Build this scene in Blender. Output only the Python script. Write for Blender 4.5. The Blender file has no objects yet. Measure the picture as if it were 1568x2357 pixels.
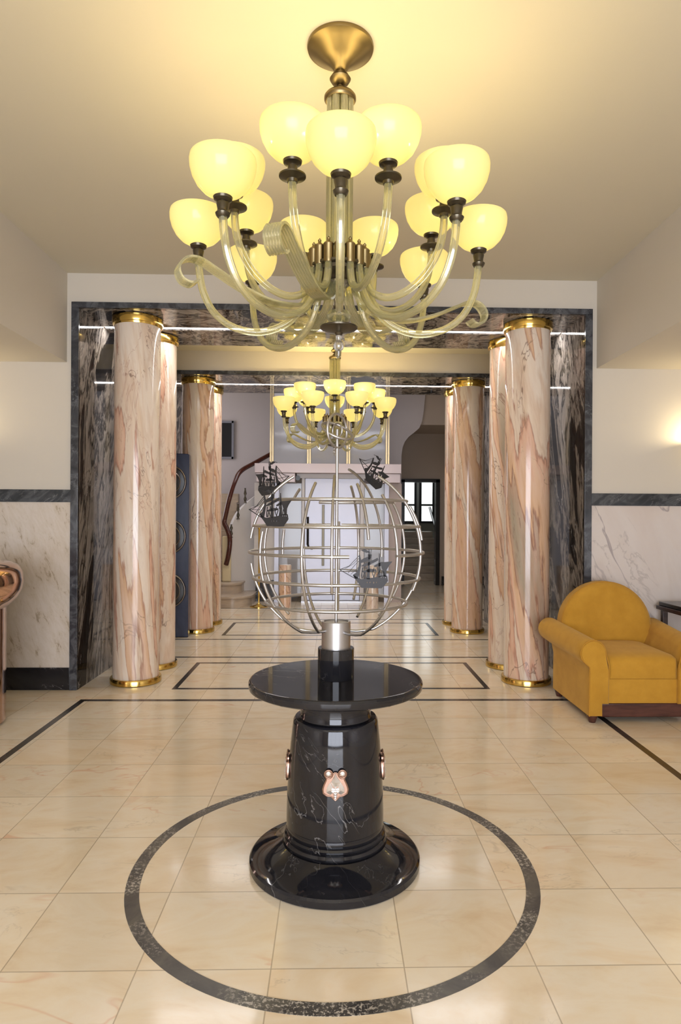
import bpy, math, random
from mathutils import Vector, Matrix, geometry
random.seed(7)
C = bpy.context.scene.collection
PI = math.pi
R = math.radians

# ------------------------------------------------------------------ helpers
class MB:
    def __init__(s): s.v = []; s.f = []
    def add(s, vs, fs):
        b = len(s.v); s.v += [tuple(v) for v in vs]; s.f += [tuple(b+i for i in f) for f in fs]; return s
    def box(s, x0, x1, y0, y1, z0, z1):
        return s.add([(x0,y0,z0),(x1,y0,z0),(x1,y1,z0),(x0,y1,z0),(x0,y0,z1),(x1,y0,z1),(x1,y1,z1),(x0,y1,z1)],
            [(3,2,1,0),(4,5,6,7),(0,1,5,4),(1,2,6,5),(2,3,7,6),(3,0,4,7)])
    def lathe(s, prof, n=48, c=(0,0,0)):
        # prof: list of (r, z), bottom to top; r = 0 closes with a point
        vs = []; rows = []
        for r, z in prof:
            if r < 1e-6:
                rows.append([len(vs)]); vs.append((c[0], c[1], c[2]+z))
            else:
                rows.append(list(range(len(vs), len(vs)+n)))
                for i in range(n):
                    a = 2*PI*i/n; vs.append((c[0]+r*math.cos(a), c[1]+r*math.sin(a), c[2]+z))
        fs = []
        for a, b in zip(rows, rows[1:]):
            for i in range(n):
                j = (i+1) % n
                if len(a) == 1 and len(b) == 1: continue
                if len(a) == 1: fs.append((a[0], b[j], b[i]))
                elif len(b) == 1: fs.append((a[i], a[j], b[0]))
                else: fs.append((a[i], a[j], b[j], b[i]))
        return s.add(vs, fs)
    def tube(s, pts, rad, n=10, closed=False, flutes=0, depth=0.0, caps=True):
        P = [Vector(p) for p in pts]; m = len(P)
        T = []
        for i in range(m):
            if closed: t = P[(i+1) % m]-P[(i-1) % m]
            else: t = P[min(i+1, m-1)]-P[max(i-1, 0)]
            T.append(t.normalized())
        ref = Vector((0,0,1)) if abs(T[0].z) < .9 else Vector((1,0,0))
        N = (ref - T[0]*ref.dot(T[0])).normalized()
        vs = []; base = []
        for i in range(m):
            N = (N - T[i]*N.dot(T[i]))
            if N.length < 1e-6: N = T[i].orthogonal()
            N.normalize(); B = T[i].cross(N)
            r = rad[i] if isinstance(rad, (list, tuple)) else rad
            for k in range(n):
                a = 2*PI*k/n
                rr = r*(1 - depth*(0.5+0.5*math.cos(flutes*a))) if flutes else r
                vs.append(P[i] + N*(math.cos(a)*rr) + B*(math.sin(a)*rr))
        fs = []
        for i in range(m if closed else m-1):
            j = (i+1) % m
            for k in range(n):
                l = (k+1) % n
                fs.append((i*n+k, i*n+l, j*n+l, j*n+k))
        if not closed and caps:
            fs.append(tuple(range(n-1, -1, -1))); fs.append(tuple((m-1)*n+k for k in range(n)))
        return s.add(vs, fs)
    def prism(s, loops, t0, t1, M):
        # loops: outer outline and holes in 2D, M maps (u, v, w) to place
        polys = [[Vector((p[0], p[1], 0)) for p in l] for l in loops]
        tris = geometry.tessellate_polygon(polys)
        flat = [p for l in polys for p in l]; n = len(flat)
        vs = [M @ Vector((p.x, p.y, t0)) for p in flat] + [M @ Vector((p.x, p.y, t1)) for p in flat]
        fs = [tuple(t) for t in tris] + [tuple(n+i for i in reversed(t)) for t in tris]
        o = 0
        for l in polys:
            k = len(l)
            for i in range(k):
                j = (i+1) % k; fs.append((o+i, o+j, n+o+j, n+o+i))
            o += k
        return s.add(vs, fs)
    def loft(s, rings, close=True):
        n = len(rings[0]); vs = [p for r in rings for p in r]; fs = []
        for i in range(len(rings)-1):
            for k in range(n):
                l = (k+1) % n; fs.append((i*n+k, i*n+l, (i+1)*n+l, (i+1)*n+k))
        if close:
            fs.append(tuple(range(n-1, -1, -1))); fs.append(tuple((len(rings)-1)*n+k for k in range(n)))
        return s.add(vs, fs)
    def build(s, name, mat, parent=None, smooth=40, bevel=0, kind=None):
        me = bpy.data.meshes.new(name); me.from_pydata(s.v, [], s.f); me.validate(); 
        import bmesh
        bm = bmesh.new(); bm.from_mesh(me); bmesh.ops.recalc_face_normals(bm, faces=bm.faces); bm.to_mesh(me); bm.free()
        if smooth:
            me.polygons.foreach_set('use_smooth', [True]*len(me.polygons))
            me.set_sharp_from_angle(angle=R(smooth))
        o = bpy.data.objects.new(name, me); me.materials.append(mat); C.objects.link(o)
        if parent is not None: o.parent = parent
        if bevel:
            b = o.modifiers.new('bevel', 'BEVEL'); b.width = bevel; b.segments = 3; b.limit_method = 'ANGLE'; b.angle_limit = R(40)
        if kind: o['kind'] = kind
        return o

def thing(name, label, cat, loc=(0,0,0), rz=0, group=None):
    o = bpy.data.objects.new(name, None); C.objects.link(o); o.empty_display_size = .1
    o.location = loc; o.rotation_euler = (0,0,rz); tag(o, label, cat, group); return o
def tag(o, label, cat, group=None):
    o['label'] = label; o['category'] = cat
    if group: o['group'] = group
    return o
def struct(name, mb, m, smooth=40, bevel=0): return mb.build(name, m, None, smooth, bevel, 'structure')
def kids(o): return [c for c in bpy.data.objects if c.parent == o]
def copy_tree(o, parent=None):
    c = o.copy(); C.objects.link(c)
    if parent is not None: c.parent = parent
    for ch in kids(o): copy_tree(ch, c)
    return c
def spline(pts, k=8, closed=False):
    P = [Vector(p) for p in pts]; n = len(P); out = []
    rng = range(n if closed else n-1)
    for i in rng:
        g = lambda j: P[j % n] if closed else P[max(0, min(n-1, j))]
        p0, p1, p2, p3 = g(i-1), g(i), g(i+1), g(i+2)
        for q in range(k):
            t = q/k
            out.append(0.5*((2*p1)+(p2-p0)*t+(2*p0-5*p1+4*p2-p3)*t*t+(3*p1-p0-3*p2+p3)*t**3))
    if not closed: out.append(P[-1])
    return out
def circ(cx, cy, r, n=16): return [(cx+r*math.cos(2*PI*i/n), cy+r*math.sin(2*PI*i/n)) for i in range(n)]

# ------------------------------------------------------------------ materials
def newmat(name):
    m = bpy.data.materials.new(name); m.use_nodes = True
    nt = m.node_tree; b = nt.nodes['Principled BSDF']; return m, nt, b
def pr(name, col, rough=.5, metal=0, **kw):
    m, nt, b = newmat(name)
    b.inputs['Base Color'].default_value = (*col, 1); b.inputs['Roughness'].default_value = rough; b.inputs['Metallic'].default_value = metal
    for k, v in kw.items(): b.inputs[k.replace('_', ' ')].default_value = v
    return m
def N(nt, t, **kw):
    n = nt.nodes.new(t)
    for k, v in kw.items():
        if hasattr(n, k): setattr(n, k, v)
        else: n.inputs[k].default_value = v
    return n
def math_(nt, op, a, b=None, c=None):
    n = nt.nodes.new('ShaderNodeMath'); n.operation = op
    for i, x in enumerate((a, b, c)):
        if x is None: continue
        if isinstance(x, (int, float)): n.inputs[i].default_value = x
        else: nt.links.new(x, n.inputs[i])
    return n.outputs[0]
def ramp(nt, fac, stops, interp='LINEAR'):
    n = nt.nodes.new('ShaderNodeValToRGB'); cr = n.color_ramp; cr.interpolation = interp
    while len(cr.elements) > 1: cr.elements.remove(cr.elements[0])
    for i, (p, c) in enumerate(stops):
        e = cr.elements[0] if i == 0 else cr.elements.new(p)
        e.position = p; e.color = (*c, 1) if len(c) == 3 else c
    nt.links.new(fac, n.inputs[0]); return n.outputs[0]
def mix(nt, fac, a, b, mode='MIX'):
    n = nt.nodes.new('ShaderNodeMix'); n.data_type = 'RGBA'; n.blend_type = mode
    for s, x in ((n.inputs[0], fac), (n.inputs[6], a), (n.inputs[7], b)):
        if isinstance(x, (int, float)): s.default_value = x
        elif isinstance(x, tuple): s.default_value = (*x, 1)
        else: nt.links.new(x, s)
    return n.outputs[2]
def coords(nt, rot=(0,0,0), scale=(1,1,1), loc=(0,0,0)):
    g = nt.nodes.new('ShaderNodeNewGeometry'); mp = nt.nodes.new('ShaderNodeMapping')
    r = nt.nodes.new('ShaderNodeVectorRotate'); r.rotation_type = 'EULER_XYZ'; r.inputs['Rotation'].default_value = rot
    nt.links.new(g.outputs['Position'], r.inputs['Vector'])
    mp.inputs['Scale'].default_value = scale; mp.inputs['Location'].default_value = loc
    nt.links.new(r.outputs[0], mp.inputs['Vector']); return mp.outputs[0]
def noise(nt, vec, scale, detail=4, rough=.55, dist=0, w=None):
    n = nt.nodes.new('ShaderNodeTexNoise'); n.inputs['Scale'].default_value = scale; n.inputs['Detail'].default_value = detail
    n.inputs['Roughness'].default_value = rough; n.inputs['Distortion'].default_value = dist
    nt.links.new(vec, n.inputs['Vector']); return n.outputs['Fac']
def vein(nt, vec, scale, width, dist=.6, detail=4, mask=None):
    # thin lines along a level of a noise: 1 on the line
    n = noise(nt, vec, scale, detail, .6, dist)
    d = math_(nt, 'ABSOLUTE', math_(nt, 'SUBTRACT', n, .5))
    v = math_(nt, 'SUBTRACT', 1, math_(nt, 'MINIMUM', math_(nt, 'DIVIDE', d, width), 1))
    if mask is not None:
        mk = noise(nt, vec, mask[0], 2, .5, 0)
        mm = math_(nt, 'MULTIPLY', math_(nt, 'SUBTRACT', mk, mask[1]), mask[2]); 
        n2 = nt.nodes.new('ShaderNodeClamp'); nt.links.new(mm, n2.inputs[0])
        v = math_(nt, 'MULTIPLY', v, n2.outputs[0])
    return v

def marble(name, base, rot, scale, loc=(0,0,0), bscale=1.6, bdist=.8, veins=(), rough=.12, detail=6, brough=.55):
    m, nt, b = newmat(name)
    v = coords(nt, rot, scale, loc)
    col = ramp(nt, noise(nt, v, bscale, detail, brough, bdist), base)
    for i, (sc, w, c, amt, msk) in enumerate(veins):
        vv = coords(nt, rot, scale, (loc[0]+3.7*i+1, loc[1]+1.3*i, loc[2]+7.1*i))
        f = vein(nt, vv, sc, w, .5, 5, msk)
        col = mix(nt, math_(nt, 'MULTIPLY', f, amt), col, c)
    nt.links.new(col, b.inputs['Base Color']); b.inputs['Roughness'].default_value = rough
    return m

M = {}
M['plaster'] = pr('cream_plaster', (.66,.60,.51), .85)
M['ceiling'] = pr('ceiling_plaster', (.68,.615,.475), .9)
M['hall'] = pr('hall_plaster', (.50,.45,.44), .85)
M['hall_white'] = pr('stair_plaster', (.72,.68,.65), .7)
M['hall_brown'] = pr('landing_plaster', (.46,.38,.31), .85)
M['cream_paint'] = pr('cream_paint', (.78,.66,.42), .5)

def pink_marble():
    # broad leaning bands, each border drawn by a thin dark vein
    m, nt, b = newmat('pink_veined_marble')
    v = coords(nt, (R(2), R(7), 0), (1.65,1.65,.17), (.3,0,.1))
    n = noise(nt, v, 1.35, 7, .52, .35)
    cream = (.76,.63,.50); cream2 = (.80,.69,.58); peach = (.70,.46,.29); pinkc = (.74,.52,.38); vn = (.28,.13,.09); grey = (.34,.29,.21)
    col = ramp(nt, n, [(.0,grey),(.33,(.42,.35,.26)),(.375,(.52,.36,.26)),(.38,vn),(.388,peach),(.43,pinkc),(.447,(.70,.42,.30)),(.452,(.40,.20,.14)),(.46,cream),(.485,(.74,.58,.45)),(.51,cream2),(.535,cream2),(.556,(.81,.68,.56)),(.560,(.45,.24,.17)),(.568,peach),(.61,(.80,.60,.47)),(.635,(.42,.24,.17)),(.64,cream),(.70,(.76,.54,.40)),(1,cream)])
    fine = noise(nt, coords(nt, (R(3), R(9), 0), (9,9,.8)), 2.2, 4, .6, .6)
    col = mix(nt, 1.0, col, ramp(nt, fine, [(.3,(.86,.80,.76)),(.5,(1,1,1)),(.7,(.97,.93,.90))]), 'MULTIPLY')
    for i_, (sc, w, c, amt, msk) in enumerate([(1.3,.006,(.20,.11,.08),.8,(1.3,.47,9)), (2.6,.010,(.48,.27,.20),.55,(1.1,.48,8))]):
        f = vein(nt, coords(nt, (R(-6), R(14-20*i_), 0), (1.6,1.6,.6), (4*i_+2,1,3*i_)), sc, w, .7, 5, msk)
        col = mix(nt, math_(nt, 'MULTIPLY', f, amt), col, c)
    nt.links.new(col, b.inputs['Base Color']); b.inputs['Roughness'].default_value = .12
    return m
M['pink_marble'] = pink_marble()
dark = [(.0,(.005,.005,.006)),(.36,(.012,.011,.012)),(.42,(.03,.027,.027)),(.445,(.34,.30,.26)),(.475,(.16,.14,.125)),(.49,(.008,.008,.009)),(.52,(.40,.36,.32)),(.57,(.26,.235,.215)),(.59,(.012,.012,.012)),(.62,(.42,.38,.34)),(.66,(.22,.20,.18)),(.69,(.01,.01,.01)),(.76,(.10,.09,.085)),(1,(.3,.28,.26))]
M['dark_marble'] = marble('dark_streaked_marble', dark, (R(17), R(8), 0), (1.4,1.4,.36), (0,0,0), 1.6, .6,
    veins=[(4.2,.022,(.006,.006,.006),.9,(1.0,.40,6)), (2.4,.007,(.62,.58,.54),.6,(1.3,.46,8))], rough=.05, detail=8, brough=.60)
M['dark_marble'].node_tree.nodes['Principled BSDF'].inputs['IOR'].default_value = 1.36
M['grey_marble'] = marble('grey_trim_marble', [(.3,(.022,.024,.030)),(.5,(.05,.053,.062)),(.6,(.10,.104,.115)),(.75,(.035,.038,.046))], (R(20),R(25),0), (3,3,3), (0,0,0), 2.2, 1.5,
    veins=[(5,.02,(.30,.32,.34),.5,(2,.5,6))], rough=.15)
M['band_marble'] = marble('blue_grey_band_marble', [(.3,(.016,.019,.023)),(.5,(.038,.043,.050)),(.62,(.085,.09,.098)),(.8,(.03,.034,.038))], (R(0),R(35),0), (2,2,5), (0,0,0), 2.5, 1.5,
    veins=[(4,.015,(.35,.36,.36),.6,(2,.5,6))], rough=.15)
M['black_marble'] = marble('black_white_veined_marble', [(.3,(.006,.006,.008)),(.6,(.016,.016,.02)),(.8,(.03,.03,.036))], (R(25),R(30),R(20)), (2.0,1.3,.7), (0,0,0), 2.0, .6,
    veins=[(1.3,.0024,(.65,.62,.6),.5,(1.6,.45,6)), (2.2,.0026,(.45,.42,.4),.3,(1.6,.50,8))], rough=.06)
M['base_marble'] = marble('black_skirting_marble', [(.3,(.010,.010,.012)),(.6,(.02,.02,.022))], (R(0),R(-30),0), (1.2,1.2,3), (0,0,0), 2.0, .8,
    veins=[(2.6,.006,(.4,.4,.4),.7,(2.5,.46,8))], rough=.15)
M['wain_left'] = marble('speckled_cream_marble', [(.25,(.20,.14,.09)),(.385,(.46,.37,.27)),(.43,(.62,.53,.43)),(.6,(.68,.60,.52)),(.8,(.62,.51,.43))], (0,R(22),0), (7.0,7,2.4), (0,0,0), 2.4, .4,
    veins=[(1.2,.02,(.55,.50,.38),.25,(1.0,.45,6))], rough=.2, detail=10, brough=.75)
M['wain_right'] = marble('white_grey_veined_marble', [(.3,(.58,.49,.43)),(.5,(.66,.59,.54)),(.7,(.63,.54,.48))], (0,R(26),0), (1.6,1.6,.6), (2,0,1), 1.5, .5,
    veins=[(1.4,.012,(.30,.25,.25),.85,(1.1,.40,8)), (2.4,.016,(.42,.36,.33),.6,(1.3,.45,8))], rough=.18)
M['step_marble'] = marble('beige_step_marble', [(.3,(.42,.33,.24)),(.55,(.55,.44,.33)),(.75,(.45,.37,.30))], (0,0,0), (1,1,4), (0,0,0), 2.2, .8, rough=.25)

def floor_mat():
    m, nt, b = newmat('cream_marble_tiles')
    g = nt.nodes.new('ShaderNodeNewGeometry'); sp = nt.nodes.new('ShaderNodeSeparateXYZ'); nt.links.new(g.outputs['Position'], sp.inputs[0])
    u = math_(nt, 'DIVIDE', math_(nt, 'ADD', sp.outputs[0], .1855+41*.4135), .4135)
    w = math_(nt, 'DIVIDE', math_(nt, 'ADD', sp.outputs[1], -4.100+41*.417), .417)
    fu = math_(nt, 'FRACT', u); fw = math_(nt, 'FRACT', w)
    def edge(f): return math_(nt, 'MINIMUM', f, math_(nt, 'SUBTRACT', 1, f))
    d = math_(nt, 'MINIMUM', edge(fu), edge(fw))
    line = math_(nt, 'SUBTRACT', 1, math_(nt, 'MINIMUM', math_(nt, 'DIVIDE', d, .0075), 1))
    cb = nt.nodes.new('ShaderNodeCombineXYZ'); nt.links.new(math_(nt, 'FLOOR', u), cb.inputs[0]); nt.links.new(math_(nt, 'FLOOR', w), cb.inputs[1])
    wn = nt.nodes.new('ShaderNodeTexWhiteNoise'); wn.noise_dimensions = '3D'; nt.links.new(cb.outputs[0], wn.inputs[0])
    # every slab takes its own piece of stone
    va = nt.nodes.new('ShaderNodeVectorMath'); va.operation = 'MULTIPLY_ADD'
    nt.links.new(wn.outputs['Color'], va.inputs[0]); va.inputs[1].default_value = (9,9,9); nt.links.new(g.outputs['Position'], va.inputs[2])
    mp = nt.nodes.new('ShaderNodeMapping'); mp.inputs['Scale'].default_value = (1.0,2.0,1); nt.links.new(va.outputs[0], mp.inputs[0]); v = mp.outputs[0]
    col = ramp(nt, noise(nt, v, 2.2, 6, .6, .7), [(.25,(.76,.59,.39)),(.42,(.84,.71,.52)),(.55,(.87,.77,.61)),(.7,(.84,.69,.49)),(.9,(.87,.78,.63))])
    ve = vein(nt, v, .9, .012, .9, 4, (1.1,.52,7)); col = mix(nt, math_(nt, 'MULTIPLY', ve, .5), col, (.72,.34,.18))
    v2 = vein(nt, v, 2.0, .012, .9, 5, (1.3,.5,7)); col = mix(nt, math_(nt, 'MULTIPLY', v2, .35), col, (.45,.36,.26))
    sat = ramp(nt, wn.outputs['Value'], [(0,(.93,.91,.88)),(.5,(1,1,1)),(1,(1.0,.955,.90))])
    col = mix(nt, 1.0, col, sat, 'MULTIPLY')
    jf = math_(nt, 'MULTIPLY', line, math_(nt, 'MULTIPLY_ADD', noise(nt, g.outputs['Position'], 2.5, 2), .9, .35))
    col = mix(nt, jf, col, (.30,.22,.13))
    nt.links.new(col, b.inputs['Base Color']); b.inputs['Roughness'].default_value = .13
    b.inputs['IOR'].default_value = 1.55
    return m
M['floor'] = floor_mat()
def ring_mat():
    m, nt, b = newmat('speckled_grey_stone')
    v = coords(nt)
    big = ramp(nt, noise(nt, v, 5, 5, .6, 1.2), [(.35,(.045,.043,.042)),(.5,(.085,.078,.070)),(.62,(.12,.11,.09)),(.7,(.06,.058,.056))])
    sp = ramp(nt, noise(nt, v, 75, 4, .75), [(.52,(0,0,0)),(.57,(1,1,1))])
    mk = ramp(nt, noise(nt, v, 3.5, 2, .5), [(.42,(.0,0,0)),(.58,(1,1,1))])
    f = mix(nt, 1.0, sp, mk, 'MULTIPLY')
    col = mix(nt, f, big, (.48,.44,.38))
    nt.links.new(col, b.inputs['Base Color']); b.inputs['Roughness'].default_value = .28
    return m
M['ring'] = ring_mat()
M['inlay'] = marble('black_inlay_stone', [(.3,(.025,.022,.02)),(.6,(.05,.042,.036)),(.8,(.08,.07,.06))], (0,0,0), (4,4,4), (0,0,0), 3, .5, rough=.2)
M['brass'] = pr('polished_brass', (.72,.50,.14), .16, 1)
M['antique_brass'] = pr('antique_brass', (.24,.18,.085), .36, 1)
M['dark_bronze'] = pr('dark_bronze', (.10,.085,.06), .30, .9)
M['steel'] = pr('brushed_steel', (.46,.45,.45), .36, 1)
M['black_metal'] = pr('black_painted_metal', (.030,.029,.031), .45, .4)
M['silver'] = pr('polished_silver', (.88,.86,.84), .3, .85)
M['copper'] = pr('pink_copper', (.36,.22,.16), .32, .9)
def glass_mat(name, col, rough, alpha):
    # clear body, denser where seen edge-on, with a polished skin
    m, nt, b = newmat(name)
    tr = nt.nodes.new('ShaderNodeBsdfTransparent'); tr.inputs[0].default_value = (*[.5+.5*c for c in col], 1)
    d = nt.nodes.new('ShaderNodeBsdfTranslucent'); d.inputs[0].default_value = (*col, 1)
    d2 = nt.nodes.new('ShaderNodeBsdfDiffuse'); d2.inputs[0].default_value = (*col, 1)
    a = nt.nodes.new('ShaderNodeMixShader'); a.inputs[0].default_value = .6; nt.links.new(d.outputs[0], a.inputs[1]); nt.links.new(d2.outputs[0], a.inputs[2])
    lw = nt.nodes.new('ShaderNodeLayerWeight'); lw.inputs[0].default_value = .5
    f = math_(nt, 'MULTIPLY_ADD', math_(nt, 'POWER', lw.outputs['Facing'], 1.6), .75*min(1, alpha*3), alpha)
    mx = nt.nodes.new('ShaderNodeMixShader'); nt.links.new(f, mx.inputs[0]); nt.links.new(tr.outputs[0], mx.inputs[1]); nt.links.new(a.outputs[0], mx.inputs[2])
    gl_ = nt.nodes.new('ShaderNodeBsdfGlossy'); gl_.inputs[0].default_value = (1,1,1,1); gl_.inputs['Roughness'].default_value = rough
    m2 = nt.nodes.new('ShaderNodeMixShader'); nt.links.new(math_(nt, 'MULTIPLY_ADD', lw.outputs['Fresnel'], .8, .04), m2.inputs[0])
    nt.links.new(mx.outputs[0], m2.inputs[1]); nt.links.new(gl_.outputs[0], m2.inputs[2])
    nt.links.new(m2.outputs[0], nt.nodes['Material Output'].inputs[0]); return m
M['arm_glass'] = glass_mat('pale_yellow_glass', (.92,.87,.46), .10, .20)
M['ribbon_glass'] = glass_mat('ribbed_yellow_glass', (.92,.88,.50), .10, .20)
M['clear_glass'] = glass_mat('clear_glass', (.97,.96,.92), .05, .06)
def shade_mat():
    m, nt, b = newmat('opal_yellow_glass')
    d = nt.nodes.new('ShaderNodeBsdfTranslucent'); d.inputs[0].default_value = (.62,.56,.24,1)
    d2 = nt.nodes.new('ShaderNodeBsdfPrincipled'); d2.inputs['Base Color'].default_value = (.80,.73,.42,1); d2.inputs['Roughness'].default_value = .15
    a = nt.nodes.new('ShaderNodeMixShader'); a.inputs[0].default_value = .5; nt.links.new(d.outputs[0], a.inputs[1]); nt.links.new(d2.outputs[0], a.inputs[2])
    e = nt.nodes.new('ShaderNodeEmission'); e.inputs[0].default_value = (1,.86,.40,1); e.inputs[1].default_value = SHADE_E
    ad = nt.nodes.new('ShaderNodeAddShader'); nt.links.new(a.outputs[0], ad.inputs[0]); nt.links.new(e.outputs[0], ad.inputs[1])
    nt.links.new(ad.outputs[0], nt.nodes['Material Output'].inputs[0]); m.cycles.emission_sampling = 'NONE'; return m
SHADE_E = .22
M['shade'] = shade_mat()
def emit(name, col, s):
    m, nt, b = newmat(name); b.inputs['Base Color'].default_value = (.8,.8,.8,1)
    b.inputs['Emission Color'].default_value = (*col, 1); b.inputs['Emission Strength'].default_value = s; m.cycles.emission_sampling = 'NONE'; return m
M['led'] = emit('led_strip_light', (1,.96,.95), 6)
M['sky_pane'] = emit('daylit_window_pane', (.92,.97,.95), .9)
def fabric():
    m, nt, b = newmat('mustard_woven_fabric')
    v = coords(nt, (0,0,0), (1,1,1)); v2 = coords(nt, (0,0,0), (1,1,6))
    c = ramp(nt, noise(nt, v, 9, 4, .6), [(.3,(.50,.245,.018)),(.7,(.60,.31,.030))])
    f = noise(nt, v2, 170, 3, .7)
    c = mix(nt, math_(nt, 'MULTIPLY', f, .35), c, (.38,.18,.012))
    nt.links.new(c, b.inputs['Base Color']); b.inputs['Roughness'].default_value = .9
    b.inputs['Sheen Weight'].default_value = .25; b.inputs['Sheen Tint'].default_value = (1,.8,.4,1)
    bp = nt.nodes.new('ShaderNodeBump'); bp.inputs['Strength'].default_value = .25; bp.inputs['Distance'].default_value = .002
    nt.links.new(f, bp.inputs['Height']); nt.links.new(bp.outputs[0], b.inputs['Normal'])
    return m
M['fabric'] = fabric()
M['piping'] = pr('mustard_piping', (.48,.23,.02), .85)
def wood(name, c0, c1, rough=.3):
    m, nt, b = newmat(name); v = coords(nt, (0,0,0), (1.5,12,12))
    nt.links.new(ramp(nt, noise(nt, v, 3, 5, .6, .8), [(.3, c0), (.7, c1)]), b.inputs['Base Color']); b.inputs['Roughness'].default_value = rough; return m
M['wood'] = wood('dark_red_wood', (.045,.014,.010), (.11,.036,.024))
M['rail_wood'] = wood('mahogany_rail', (.05,.012,.008), (.10,.025,.015), .15)
M['dark_wood'] = wood('dark_table_wood', (.02,.010,.008), (.05,.022,.016))
M['blue'] = marble('blue_black_lacquer', [(.3,(.012,.016,.045)),(.5,(.022,.030,.075)),(.7,(.03,.035,.07)),(.9,(.025,.02,.05))], (0,R(5),0), (2,2,.6), (0,0,0), 2.5, .8, rough=.22)
M['porthole_glass'] = pr('dark_porthole_glass', (.045,.042,.040), .08)
M['porthole_ring'] = pr('bronze_porthole_ring', (.20,.17,.15), .2, 1)
M['bronze_desk'] = pr('polished_copper_bronze', (.62,.40,.30), .10, 1)
M['lift_metal'] = pr('brushed_lift_metal', (.50,.50,.56), .36, .4)
M['lift_header'] = pr('pinkish_brushed_steel', (.50,.42,.41), .35, .4)
M['lift_gold'] = pr('gold_lift_post', (.62,.50,.30), .3, .8)
M['lift_glass'] = pr('grey_lift_glass', (.36,.36,.38), .08)
M['white_paint'] = pr('white_paint', (.75,.73,.74), .4)
M['pink_panel'] = pr('pinkish_panel', (.50,.40,.36), .4)
M['black'] = pr('black_gloss', (.012,.012,.012), .2)
M['picture'] = pr('black_picture_print', (.01,.010,.012), .3)
M['picture_frame'] = pr('grey_picture_frame', (.22,.22,.25), .3)
M['paper'] = pr('pale_print_paper', (.5,.45,.44), .6)
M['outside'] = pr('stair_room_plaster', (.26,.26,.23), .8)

# ------------------------------------------------------------------ setting
YW = 5.28; PB = 6.355; P2 = 7.69; P2B = 8.78
HW, CH, SO = 3.6, 3.35, 2.632
struct('floor', MB().box(-HW,HW,-3.2,18.2,-.15,0), M['floor'])
struct('ceiling', MB().box(-2.152,2.152,-3.2,YW,CH,CH+.1), M['ceiling'])
struct('ceiling', MB().box(-HW,HW,PB,P2,CH,CH+.1), M['ceiling'])
struct('ceiling', MB().box(-HW,HW,P2B,13.6,4.3,4.4), M['ceiling'])
struct('trim_1', MB().box(-HW,-2.152,-3.2,YW,SO,CH+.1), M['plaster'])     # dropped soffits either side
struct('trim_2', MB().box(2.152,HW,-3.2,YW,SO,CH+.1), M['plaster'])
struct('wall_left', MB().box(-HW-.1,-HW,-3.2,YW,0,CH+.1).box(-HW-.1,-HW,PB,P2,0,CH+.1).box(-HW-.1,-HW,P2B,13.6,0,4.4), M['plaster'])
struct('wall_right', MB().box(HW,HW+.1,-3.2,YW,0,CH+.1).box(HW,HW+.1,PB,P2,0,CH+.1).box(HW,HW+.1,P2B,13.6,0,4.4), M['plaster'])
# entrance front behind the camera: wall with a glazed opening
struct('wall_entrance', MB().box(-HW-.1,-2.0,-3.3,-3.2,0,CH+.1).box(2.0,HW+.1,-3.3,-3.2,0,CH+.1).box(-2.0,2.0,-3.3,-3.2,2.75,CH+.1), M['plaster'])
fr = MB()
for x in (-2,-1.02,-.04,.94,1.92): fr.box(x,x+.08,-3.30,-3.22,0,2.75)
fr.box(-2,2,-3.30,-3.22,2.67,2.75).box(-2,2,-3.30,-3.22,2.05,2.11).box(-2,2,-3.30,-3.22,0,.10)
struct('window_1', fr, M['dark_bronze'])

def wall_with_gap(name, y0, y1, h, top, wall, lining):
    w = MB().box(-HW,-2.06,y0,y1,0,top).box(2.06,HW,y0,y1,0,top).box(-2.06,2.06,y0,y1,h,top)
    struct(name, w, wall)
wall_with_gap('wall_back', YW, PB, 3.10, 4.4, M['plaster'], None)
wall_with_gap('wall_middle', P2, P2B, 3.10, 4.4, M['plaster'], None)
k = 3
for (y0, y1) in ((YW,PB),(P2,P2B)):
    for s in (-1, 1):      # jamb slabs
        xa, xb = sorted((s*2.06, s*2.048))
        struct('trim_%d' % k, MB().box(xa,xb,y0-.012,y1+.012,0,3.066), M['dark_marble']); k += 1
    # the soffit slab in two halves each side of the light channel
    yc = (y0+y1)/2
    struct('trim_%d' % k, MB().box(-2.06,2.06,y0-.012,yc-.04,3.066,3.10).box(-2.06,2.06,yc+.04,y1+.012,3.066,3.10), M['dark_marble']); k += 1
    # face frame
    f = MB()
    for s in (-1, 1):
        xa, xb = sorted((s*2.048, s*2.108)); f.box(xa,xb,y0-.03,y0-.0005,0,3.066)
    f.box(-2.108,2.108,y0-.03,y0-.0005,3.066,3.112)
    struct('trim_%d' % k, f, M['grey_marble'], bevel=.003); k += 1
# wainscot, band and skirting on the back wall
for s, wm in ((-1, 'wain_left'), (1, 'wain_right')):
    xa, xb = sorted((s*2.110, s*HW))
    struct('trim_%d' % k, MB().box(xa,xb,YW-.014,YW-.0005,.18,1.506), M[wm]); k += 1
    struct('trim_%d' % k, MB().box(xa,xb,YW-.022,YW-.0005,1.506,1.606), M['band_marble'], bevel=.002); k += 1
    struct('baseboard_%s' % ('left' if s < 0 else 'right'), MB().box(xa,xb,YW-.022,YW-.0005,0,.18), M['base_marble'], bevel=.002)
    # same dado round the side walls
    xa, xb = sorted((s*(HW-.015), s*(HW-.0005)))
    struct('trim_%d' % k, MB().box(xa,xb,-3.2,YW-.03,.18,1.506), M[wm]); k += 1

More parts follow.
